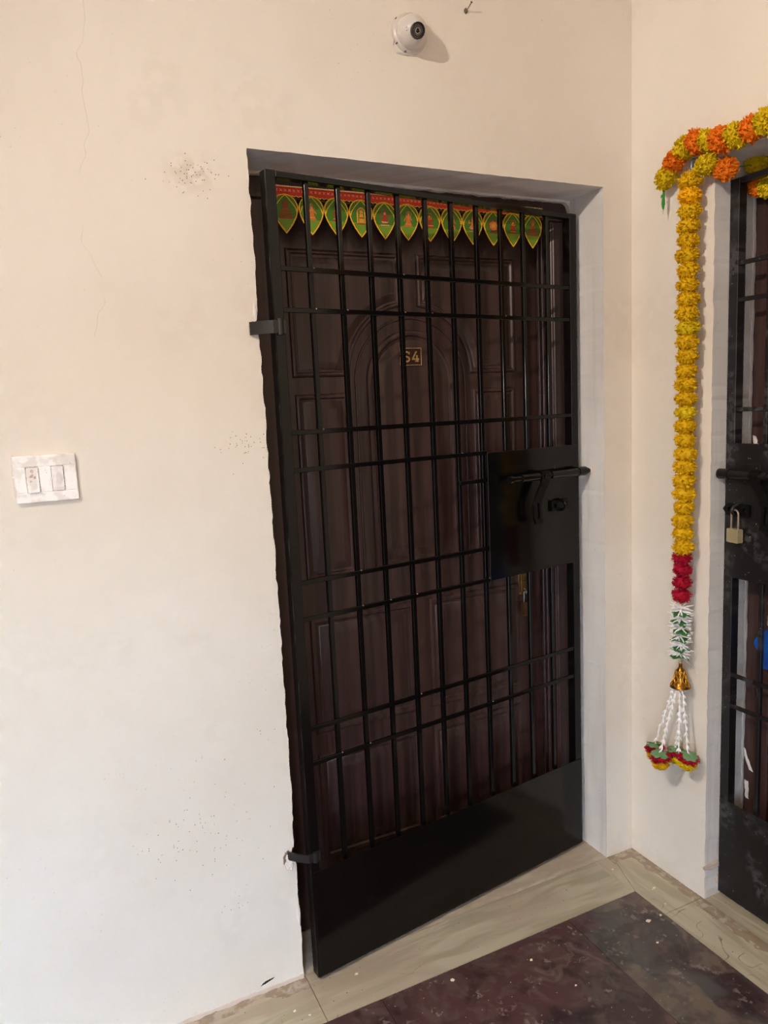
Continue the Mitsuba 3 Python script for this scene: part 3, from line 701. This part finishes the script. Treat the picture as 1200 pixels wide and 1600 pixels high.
for i in range(n_leaf):
    cx, jz = x_first + i * pitch, rng.uniform(-0.001, 0.001)
    top, bot, zw = 2.0535 + jz, 1.955 + jz, 2.020 + jz
    yb = ty - 0.0012 - 0.0009 * (i % 2)
    L = affinity.translate(leaf_poly(0.0350, top, bot, zw), cx, 0)
    lk = obj('leaf_pendant', upright(L, yb - 0.0006, yb + 0.0006), 'leaf_gold', toran)
    inner = L.buffer(-0.0036)
    heart = affinity.translate(Polygon([(0, bot + 0.006), *[(0.0315 * math.sin(t * math.pi / 2), bot + 0.006 + (zw - bot - 0.006) * (t ** 1.15)) for t in np.linspace(0.15, 1, 8)],
                                        (0.026, zw + 0.012), (0.012, zw + 0.023), (0.0, top - 0.006), (-0.012, zw + 0.023), (-0.026, zw + 0.012),
                                        *[(-0.0315 * math.sin(t * math.pi / 2), bot + 0.006 + (zw - bot - 0.006) * (t ** 1.15)) for t in np.linspace(1, 0.15, 8)]]), cx, 0).buffer(0)
    veins = unary_union([ribbon([(cx + s * 0.001, top - 0.004), (cx + s * 0.006, zw + 0.026), (cx + s * 0.017, zw + 0.014), (cx + s * 0.027, zw + 0.001), (cx + s * 0.031, zw - 0.012)], 0.0013) for s in (-1, 1)])
    obj('leaf_fill', upright(inner, yb - 0.0010, yb - 0.0005), 'leaf_green' if i % 3 else 'leaf_green', lk)
    tipz = sbox(cx - 0.05, bot, cx + 0.05, zw - 0.026)
    obj('leaf_tip', upright(inner.intersection(tipz).buffer(-0.0006), yb - 0.0013, yb - 0.0009), 'leaf_lime', lk)
    obj('leaf_vein', upright(veins.intersection(L), yb - 0.0015, yb - 0.0009), 'leaf_gold', lk)
    for q, (mname, poly) in enumerate(motif(i)):
        obj('emblem', upright(affinity.translate(poly, cx, zw - 0.006), yb - 0.0017 - 0.0004 * q, yb - 0.0009 - 0.0002 * q), mname, lk)

# ------------------------------------------------------------------ flowers
def pompom(seed, n=340, flat=0.80, shag=0.32, wid=0.17, core=0.74):
    """Unit fabric flower, axis z: many small curled petals around a core."""
    r = np.random.default_rng(seed); V, F = [], []
    for i in range(n):
        zc = 1 - 2 * (i + 0.5) / n; a = i * 2.399963 + r.normal() * 0.25
        d = np.array([math.sqrt(1 - zc * zc) * math.cos(a), math.sqrt(1 - zc * zc) * math.sin(a), zc])
        t = np.cross(d, r.normal(size=3)); t /= np.linalg.norm(t)
        t = t * 0.8 + np.array([-d[1], d[0], 0]) * 0.5; t -= d * np.dot(t, d); t /= np.linalg.norm(t)
        b = np.cross(d, t); L = 1.0 - shag * r.random() ** 1.4; w = wid * (0.7 + 0.6 * r.random())
        curl = b * r.normal() * 0.13
        ring = [(0.55, 0.25), (0.82, 0.95), (1.0, 0.55)]; base = len(V)
        for (q, ww) in ring:
            c = d * (0.5 + (L - 0.5) * (q - 0.5) / 0.5 if q > 0.55 else 0.55) + curl * (q - 0.5) * 2
            jag = b * r.normal() * 0.05
            V += [c - t * w * ww / 2 + jag, c + t * w * ww / 2 - jag]
        for k_ in (0, 2):
            F += [[base + k_, base + k_ + 1, base + k_ + 3], [base + k_, base + k_ + 3, base + k_ + 2]]
    V, F = np.array(V), np.array(F)
    c = trimesh.creation.icosphere(subdivisions=2); cv = c.vertices * core * (0.92 + 0.2 * meshkit.noise(c.vertices * 5 + seed))[:, None]
    V = np.vstack([V, cv]); F = np.vstack([F, c.faces + len(V) - len(cv)])
    V[:, 2] *= flat
    return trimesh.Trimesh(V, F, process=False)
POM = [mikit.ply(pompom(s), 'mat_marigold') for s in range(5)]
BIG = [mikit.ply(pompom(20 + s, n=380, flat=0.76, wid=0.20), 'mat_marigold') for s in range(3)]
SHAG = [mikit.ply(pompom(40 + s, n=420, flat=0.74, shag=0.45, wid=0.09, core=0.66), 'mat_crimson') for s in range(2)]

def place(center, r, axis=(0, 0, 1), spin=0.0, rz=None):
    A = trimesh.geometry.align_vectors([0, 0, 1], np.array(axis) / np.linalg.norm(axis))
    return trimesh.transformations.translation_matrix(center) @ A @ trimesh.transformations.rotation_matrix(spin, (0, 0, 1)) @ np.diag([r, r, r * (rz or 1.0), 1.0])

gv = thing('flower_garland', 'long yellow artificial marigold garland hanging straight down the side wall, ending in a golden bell', 'garland')
gx = -0.050
zs = np.linspace(2.047, 1.072, 27)
for i, z in enumerate(zs):
    t = i / 26; y = -0.2585 + 0.0095 * t + rng.normal() * 0.0015
    r = 0.0325 * (1.06 if i < 3 else 1.0) * rng.uniform(0.94, 1.06)
    m = 'marigold_deep' if i in (1,) else ('lemon' if rng.random() < 0.12 else 'marigold')
    copy_shape('marigold', POM[i % 5], m, place((gx + rng.normal() * 0.001, y, z), r, (rng.normal() * 0.10, rng.normal() * 0.10, 1), rng.uniform(0, 6)), gv)
for i, z in enumerate([1.0405, 1.0065, 0.9695, 0.9295]):
    copy_shape('crimson_flower', SHAG[i % 2], 'crimson', place((gx, -0.2445 + rng.normal() * 0.002, z), 0.0305, (rng.normal() * 0.08, rng.normal() * 0.08, 1), rng.uniform(0, 6), 1.08), gv)
# jasmine section: white spikes and green leaf whorls
def spikes(seed, n, r0, r1, w, rise):
    r = np.random.default_rng(seed); ms = []
    for i in range(n):
        a = 2 * math.pi * i / n + r.normal() * 0.15; e = rise + r.normal() * 0.22
        d = np.array([math.cos(a) * math.cos(e), math.sin(a) * math.cos(e), math.sin(e)])
        L = r1 * r.uniform(0.8, 1.1)
        ms.append(sweep([d * r0, d * (r0 + (L - r0) * 0.55), d * L], [w * 0.7, w, w * 0.35], 5))
    return cat(*ms)
def whorl(seed, n, r1):
    r = np.random.default_rng(seed); V, F = [], []
    for i in range(n):
        a = 2 * math.pi * i / n + r.normal() * 0.2; e = r.normal() * 0.12
        d = np.array([math.cos(a), math.sin(a), e]); t = np.array([-math.sin(a), math.cos(a), 0.25 * r.normal()]); b = len(V)
        for q, w in ((0.1, 0.004), (0.45, 0.010), (0.75, 0.009), (1.0, 0.001)):
            c = d * r1 * q + np.array([0, 0, -0.006 * q * q]); V += [c - t * w, c + np.array([0, 0, 0.002]), c + t * w]
        for q in range(3):
            for s in (0, 1):
                A_, B_ = b + q * 3 + s, b + q * 3 + s + 1; F += [[A_, B_, B_ + 3], [A_, B_ + 3, A_ + 3]]
    return trimesh.Trimesh(np.array(V), F, process=False)
for i, z in enumerate(np.linspace(0.893, 0.764, 6)):
    m = spikes(60 + i, 22, 0.003, 0.034, 0.0024, 0.22); m.apply_translation((gx, -0.2415, z))
    obj('white_petals', m, 'white_petal', gv, smooth=True)
    m = spikes(70 + i, 16, 0.003, 0.032, 0.0022, -0.12); m.apply_translation((gx, -0.2415, z - 0.006))
    obj('white_petals', m, 'white_petal', gv, smooth=True)
    m = whorl(80 + i, 6, 0.028); m.apply_translation((gx, -0.2415, z - 0.013))
    obj('green_leaves', m, 'green_petal', gv)
obj('string', cat(rod((gx, -0.2415, 2.06), (gx, -0.2415, 0.70), 0.0010, 6), sweep([(gx, -0.241, 0.750), (gx + 0.012, -0.258, 0.733), (gx + 0.02, -0.275, 0.722), (gx + 0.022, -0.283, 0.706)], 0.0005, 4)), 'white_petal', gv)
bz0, by0 = 0.658, -0.2430
prof = [(0.0001, 0.070), (0.0045, 0.070), (0.0050, 0.066), (0.0046, 0.060), (0.0075, 0.056), (0.0115, 0.050), (0.0140, 0.040), (0.0165, 0.028), (0.0200, 0.016), (0.0250, 0.008), (0.0280, 0.003), (0.0285, 0.0), (0.0260, -0.001), (0.0180, 0.006), (0.0001, 0.012)]
bell = lathe([(r, z) for r, z in prof[::-1]], 32); trimesh.repair.fix_normals(bell); bell.apply_translation((gx, by0, bz0))
bk = obj('bell', bell, 'dark_gold', gv, smooth=30, label='small golden bell with a raised lattice')
lat = []
for s in (-1, 1):
    for k_ in range(9):
        P = []
        for t in np.linspace(0, 1, 14):
            z = 0.050 - 0.044 * t; r = np.interp(z, [p[1] for p in prof[:12]][::-1], [p[0] for p in prof[:12]][::-1]) + 0.0006
            a = k_ * 2 * math.pi / 9 + s * t * 1.25; P.append((gx + r * math.cos(a), by0 + r * math.sin(a), bz0 + z))
        lat.append(sweep(P, 0.0019, 6))
obj('bell_lattice', cat(*lat), 'gold', bk, smooth=True)
obj('bell_loop', sweep([(gx, by0 + 0.004 * math.cos(a), bz0 + 0.073 + 0.004 * math.sin(a)) for a in np.linspace(0, 2 * np.pi, 14)[:-1]], 0.0010, 6, True), 'gold', bk, smooth=True)
# five strands of white buds, each ending in a pompom
ends = [(-0.066, -0.163, 0.437), (-0.102, -0.219, 0.441), (-0.060, -0.283, 0.455), (-0.040, -0.221, 0.441)]
tops = [(-0.060, -0.230), (-0.064, -0.242), (-0.054, -0.255), (-0.040, -0.244)]
def bud_strand(p, q, seed):
    r = np.random.default_rng(seed); p, q = np.array(p), np.array(q); L = np.linalg.norm(q - p); n_ = int(L / 0.017); ms = [rod(p, q, 0.0016, 6)]
    ax = (q - p) / L
    for i in range(n_ + 1):
        c = p + (q - p) * (i / n_)
        for k_ in range(4):
            a = r.uniform(0, 6.28); u = np.cross(ax, [0.3, 0.9, 0.1]); u /= np.linalg.norm(u); w = np.cross(ax, u)
            out = (u * math.cos(a) + w * math.sin(a)) * (0.46 if k_ else 0.15) - ax * 0.2 + ax * 1.0
            ms.append(sweep([c, c + out * 0.007, c + out * 0.0165], [0.0014, 0.0027, 0.0005], 6))
    return cat(*ms)
for i, (e, tp) in enumerate(zip(ends, tops)):
    p = (tp[0], tp[1], 0.659); q = (e[0] * 0.94 - 0.003, e[1] * 0.97 - 0.006, e[2] + 0.022)
    obj('bud_strand', bud_strand(p, q, 90 + i), 'white_petal', gv, smooth=True)
obj('bud_strand', bud_strand((-0.059, -0.249, 0.659), (-0.072, -0.260, 0.464), 97), 'white_petal', gv, smooth=True)
for i, e in enumerate(ends):
    tilt = np.array([(e[0] + 0.059) * 3.0, (e[1] + 0.223) * 3.2, 1.0])
    tilt /= np.linalg.norm(tilt); c = np.array(e)
    copy_shape('tassel_flower', POM[i], 'lemon' if i != 1 else 'marigold', place(c - tilt * 0.015, 0.0290, tilt, i, 0.85), gv)
    copy_shape('tassel_flower', SHAG[i % 2], 'crimson', place(c + tilt * 0.003, 0.0345, tilt, i + 1, 0.55), gv)
    m = whorl(110 + i, 7, 0.026); m = turned(m, [0, 0, 1], tilt, c + tilt * 0.0175)
    obj('tassel_leaf', m, 'sage', gv)

gh = thing('flower_garland', 'orange and yellow artificial marigold garland draped over the lintel of the right-hand door', 'garland')
front = [(-0.036, -0.166, 2.084, 'lemon'), (-0.038, -0.199, 2.117, 'orange'), (-0.037, -0.231, 2.140, 'lemon'), (-0.040, -0.272, 2.140, 'orange'), (-0.037, -0.305, 2.131, 'lemon'),
         (-0.040, -0.345, 2.121, 'orange'), (-0.037, -0.387, 2.118, 'lemon'), (-0.040, -0.430, 2.117, 'orange'), (-0.038, -0.472, 2.118, 'lemon')]
y = -0.514
while y > -1.36:
    front.append((-0.038, y, 2.118 + rng.normal() * 0.003, 'orange' if len(front) % 2 else 'lemon')); y -= 0.042
for i, (x, y, z, c) in enumerate(front):
    ax = (0.10 * rng.normal(), 1.0, -0.25 + 0.1 * rng.normal()) if i > 2 else (0.2 * rng.normal(), 0.6, 0.7 + 0.1 * rng.normal())
    copy_shape('marigold', BIG[i % 3], c, place((x, y, z), 0.0375 * rng.uniform(0.95, 1.05), ax, i * 1.3), gh)
loop = [(-0.046, -0.307, 2.072, 'lemon'), (-0.012, -0.336, 2.058, 'orange'), (0.118, -0.326, 2.084, 'lemon'), (0.120, -0.326, 2.030, 'orange'), (0.121, -0.362, 2.020, 'lemon')]
for i, (x, y, z, c) in enumerate(loop):
    copy_shape('marigold', BIG[(i + 1) % 3], c, place((x, y, z), 0.0345, (0.5, 0.7, -0.3 + 0.2 * rng.normal()) if i else (0.2, 0.3, 0.9), i * 0.7), gh)
obj('string', cat(sweep([(x, y, z) for x, y, z, c in front], 0.0012, 5), sweep([(x, y, z) for x, y, z, c in loop], 0.0012, 5)), 'stem_green', gh)
obj('hanging_tail', cat(sweep([(-0.036, -0.158, 2.055), (-0.036, -0.156, 2.040), (-0.035, -0.154, 2.018), (-0.034, -0.153, 2.004)], [0.0025, 0.0030, 0.0050, 0.0022], 8),
                        sweep([(-0.036, -0.157, 2.045), (-0.036, -0.150, 2.040), (-0.036, -0.147, 2.036)], [0.0022, 0.0028, 0.0012], 6)), 'stem_green', gh, smooth=True, label='green tail end of the garland')
obj('tail_tip', rod((-0.034, -0.153, 2.005), (-0.034, -0.1525, 1.992), 0.0012, 6), 'dull_steel', gh)
obj('hook', cat(sweep([(-0.006, -0.232, 2.112), (-0.014, -0.232, 2.104), (-0.016, -0.233, 2.090), (-0.012, -0.234, 2.074)], [0.005, 0.006, 0.005, 0.003], 8), rod((0.0, -0.232, 2.110), (-0.010, -0.232, 2.110), 0.004)), 'silver_cap', gh, smooth=True)

# ------------------------------------------------------------------ blue bag behind the right gate
def crumpled_bag(c, size, seed):
    m = trimesh.creation.icosphere(subdivisions=5); v = m.vertices.copy()
    f = 1 + 0.28 * (meshkit.fbm(v * np.array([2.5, 3.5, 1.6]) + seed, 5, seed) - 0.5) * 2
    ridge = np.abs(meshkit.noise(v * np.array([4, 7, 2.0]) + 5, seed) - 0.5)
    v = v * (f + 0.22 * ridge)[:, None]
    pinch = np.clip((v[:, 2] - 0.25) / 0.9, 0, 1) ** 0.8
    v[:, 0] *= 1 - 0.62 * pinch; v[:, 1] *= 1 - 0.62 * pinch
    return trimesh.Trimesh(v * np.array(size) + np.array(c), m.faces, process=False)
bag = thing('plastic_bag', 'bright blue plastic bag hanging behind the right-hand grille', 'bag')
obj('pouch', crumpled_bag((0.122, -0.428, 0.795), (0.024, 0.066, 0.076), 3), 'blue_plastic', bag, smooth=True)
obj('neck', crumpled_bag((0.122, -0.418, 0.868), (0.016, 0.030, 0.026), 9), 'gray_plastic', bag, smooth=True, label='greyish gathered neck')
obj('loop', sweep([(0.122, -0.420 + 0.020 * math.cos(a), 0.900 + 0.022 * math.sin(a)) for a in np.linspace(0, 2 * np.pi, 20)[:-1]], 0.003, 6, True), 'gray_plastic', bag, smooth=True)

# ------------------------------------------------------------------ security camera and nail
cam = thing('security_camera', 'white dome security camera fixed to the wall above the door', 'security camera')
cc = np.array([-0.726, 0.0, 2.410])
def facing(m, at=(0, 0, 0), to=(0, -1, 0)): return turned(m, [0, 0, 1], to, at)
ring = lathe([(0.0001, 0.0), (0.0475, 0.0), (0.0470, 0.0040), (0.0450, 0.0070), (0.0425, 0.0090), (0.0415, 0.0130), (0.0001, 0.0130)], 48)
obj('base_ring', facing(ring, cc), 'white_plastic', cam, smooth=35)
body = lathe([(0.0398, 0.0120), (0.0396, 0.0200), (0.0383, 0.0235), (0.0365, 0.0250), (0.0001, 0.0250)], 48)
ldir = np.array([-0.07, -0.925, -0.37]); ldir /= np.linalg.norm(ldir)
obj('socket', facing(body, cc), 'white_plastic', cam, smooth=40)
lc = cc + np.array([-0.006, -0.027, -0.007])
eye = trimesh.creation.icosphere(subdivisions=4, radius=0.0365); eye.apply_translation(lc)
obj('eyeball', eye, 'white_plastic', cam, smooth=True)
hood = lathe([(0.0150, 0.0300), (0.0180, 0.0312), (0.0178, 0.0385), (0.0168, 0.0392), (0.0156, 0.0388), (0.0148, 0.0350), (0.0001, 0.0345)], 40)
obj('lens_hood', facing(hood, lc, ldir), 'lens_black', cam, smooth=35)
lr = obj('lens_ring', facing(lathe([(0.0060, 0.0346), (0.0110, 0.0346), (0.0114, 0.0366), (0.0104, 0.0378), (0.0066, 0.0370), (0.0060, 0.0358)], 32), lc, ldir), 'lens_ring', cam, smooth=35)
obj('lens', facing(lathe([(0.0001, 0.0378), (0.0026, 0.0376), (0.0045, 0.0368), (0.0056, 0.0356), (0.0060, 0.0346), (0.0001, 0.0346)], 24), lc, ldir), 'lens_glass', lr, smooth=True)
led = [rod(lc + ldir * 0.0344 + v_, lc + ldir * 0.0360 + v_, 0.0010, 6) for v_ in [0.0130 * (math.cos(a) * np.cross(ldir, [0, 0, 1]) + math.sin(a) * np.cross(np.cross(ldir, [0, 0, 1]), ldir)) for a in np.arange(8) * math.pi / 4]]
for q_ in led: obj('infrared_lamp', q_, 'lens_ring', cam)
side = np.array([-0.72, -0.66, -0.22]); side /= np.linalg.norm(side); ux = np.cross(side, [0, 0, 1]); ux /= np.linalg.norm(ux); uz = np.cross(ux, side)
marks = []
for dx, dz, w, h_ in ((-0.004, 0.0015, 0.0022, 0.0012), (-0.0005, 0.0025, 0.0012, 0.0045), (0.0028, 0.0, 0.0012, 0.0052), (-0.0030, -0.0035, 0.0030, 0.0010), (0.0, -0.0040, 0.0022, 0.0010)):
    b_ = box(-w / 2, w / 2, -h_ / 2, h_ / 2, 0.0, 0.0007); Mx = np.eye(4); Mx[:3, 0] = -ux; Mx[:3, 1] = uz; Mx[:3, 2] = side
    ctr = lc + side * 0.0361 + (-ux) * dx + uz * dz; Mx[:3, 3] = ctr
    marks.append(put(b_, Mx))
obj('print_mark', cat(*marks), 'mark_gray', cam)
for k_, a in enumerate((2.5, -2.5, -1.9)):
    p = cc + 0.0460 * np.array([math.cos(a), 0, math.sin(a)])
    obj('screw', rod(p, p + np.array([0, -0.0065, 0]), 0.0022, 8), 'mark_gray', cam)
obj('sealant', lump(cc + np.array([-0.010, 0, -0.0475]), (0.026, 0.003, 0.004), 5), 'white_plastic', cam, smooth=True)
obj('sealant', lump(cc + np.array([-0.0455, 0, -0.010]), (0.005, 0.003, 0.022), 8), 'white_plastic', cam, smooth=True)

nail = thing('nail', 'bent steel nail sticking out of the wall right of the security camera', 'nail')
obj('shank', sweep([(-0.558, 0.004, 2.4915), (-0.558, -0.008, 2.4935), (-0.557, -0.016, 2.4965), (-0.5565, -0.024, 2.5005)], 0.0015, 8), 'dull_steel', nail, smooth=True)
obj('head', rod((-0.5565, -0.024, 2.5005), (-0.5564, -0.0252, 2.5012), 0.0030, 12), 'mark_gray', nail)
obj('plug', lump((-0.5590, 0.0, 2.4910), (0.0050, 0.005, 0.0062), 3), 'mark_gray', nail)

# ------------------------------------------------------------------ light switch
sw = thing('light_switch', 'white two-rocker light switch plate with smudges on the left of the wall', 'light switch')
sx0, sx1, sz0, sz1 = -1.7110, -1.5885, 1.3330, 1.4335
obj('plate', box(sx0, sx1, -0.0085, 0.0, sz0, sz1, 0.0022), 'switch', sw)
zm0, zm1 = 1.3555, 1.4095
obj('top_cover', box(sx0 + 0.0012, sx1 - 0.0012, -0.0096, -0.0083, zm1 + 0.0008, sz1 - 0.0016, 0.0006), 'switch', sw)
obj('bottom_cover', box(sx0 + 0.0012, sx1 - 0.0012, -0.0096, -0.0083, sz0 + 0.0016, zm0 - 0.0008, 0.0006), 'switch', sw)
xm = [(-1.7095, -1.6895), (-1.6885, -1.6635), (-1.6625, -1.6405), (-1.6395, -1.6150), (-1.6140, -1.5900)]
for i, (a_, b_) in enumerate(xm):
    if i in (1, 3):
        m = box(a_ + 0.0008, b_ - 0.0008, -0.016, -0.0084, zm0 + 0.0008, zm1 - 0.0008, 0.0010)
        v = m.vertices.copy(); tz = (v[:, 2] - zm0) / (zm1 - zm0); front_ = v[:, 1] < -0.012
        v[front_, 1] = -0.0098 - (0.0055 * (1 - tz[front_]) if i == 1 else 0.0050 * tz[front_])
        rk = obj('rocker', trimesh.Trimesh(v, m.faces, process=False), 'switch', sw)
        if i == 1:
            obj('indicator', facing(lathe([(0.0016, -0.001), (0.0032, -0.001), (0.0032, 0.0006), (0.0016, 0.0006)], 20), (-1.6760, -0.0108, 1.4010)), 'switch_smear', rk)
            for (dx_, dz_, s_, sd) in ((-0.002, 0.0, 0.0045, 2), (0.004, -0.003, 0.003, 5), (-0.004, -0.010, 0.0022, 7)):
                yq = -0.0098 - 0.0055 * (1 - (1.3905 + dz_ - zm0) / (zm1 - zm0))
                a = np.arange(11) * 2 * np.pi / 11; rr = s_ * (0.5 + 0.8 * rng.random(11))
                obj('smear', upright(Polygon(np.column_stack([-1.6760 + dx_ + rr * np.cos(a), 1.3905 + dz_ + rr * np.sin(a)])), yq - 0.0003, yq + 0.0006), 'switch_smear', rk)
        else:
            obj('rocker_edge', box(a_, b_, -0.0090, -0.0083, zm0, zm1), 'mark_gray', sw)
        if i == 1: obj('rocker_edge', box(a_, b_, -0.0090, -0.0083, zm0, zm1), 'mark_gray', sw)
    else:
        obj('blank_cover', box(a_, b_, -0.0096, -0.0083, zm0 + 0.0004, zm1 - 0.0004, 0.0006), 'switch', sw)
obj('paint_crust', cat(*[lump((sx0 - 0.0005, -0.003, z), (0.0028, 0.004, 0.006), int(z * 1000)) for z in np.arange(1.352, 1.434, 0.009)], *[lump((x, -0.002, sz1 + 0.0005), (0.006, 0.003, 0.0016), int(-x * 1000)) for x in np.arange(-1.69, -1.60, 0.013)]), 'raw_plaster', sw, label='crust of wall paint along the plate edge')

# ------------------------------------------------------------------ the lamp that lights the landing
lamp = thing('wall_lamp', 'small round spot lamp on a bracket high on the left wall', 'lamp')
AIM = LAMP_AIM / np.linalg.norm(LAMP_AIM)
obj('housing', turned(lathe([(0.0001, -0.060), (0.022, -0.060), (0.036, -0.045), (0.040, 0.004), (0.0375, 0.004), (0.0365, -0.004), (0.0001, -0.004)], 32), [0, 0, 1], AIM, LAMP), 'bulb', lamp, smooth=35)
obj('bracket', cat(rod((LAMP_WALL, LAMP[1] + 0.02, LAMP[2] - 0.05), (LAMP_WALL + 0.008, LAMP[1] + 0.02, LAMP[2] - 0.05), 0.030, 20), sweep([(LAMP_WALL + 0.004, LAMP[1] + 0.02, LAMP[2] - 0.05), LAMP + np.array([-0.07, 0.025, -0.04]), LAMP - AIM * 0.050], 0.006, 8)), 'bulb', lamp, smooth=35)
disc_v = np.array([[0, 0, 0.0]] + [[0.035 * math.cos(a_), 0.035 * math.sin(a_), 0.0] for a_ in np.arange(32) * math.pi / 16])
disc_f = np.array([[0, 1 + i, 1 + (i + 1) % 32] for i in range(32)])
k_ = obj('light_face', turned(trimesh.Trimesh(disc_v, disc_f, process=False), [0, 0, 1], AIM, LAMP), 'bulb', lamp)
scene[k_]['emitter'] = {'type': 'area', 'radiance': rgb(*LAMP_RADIANCE)}
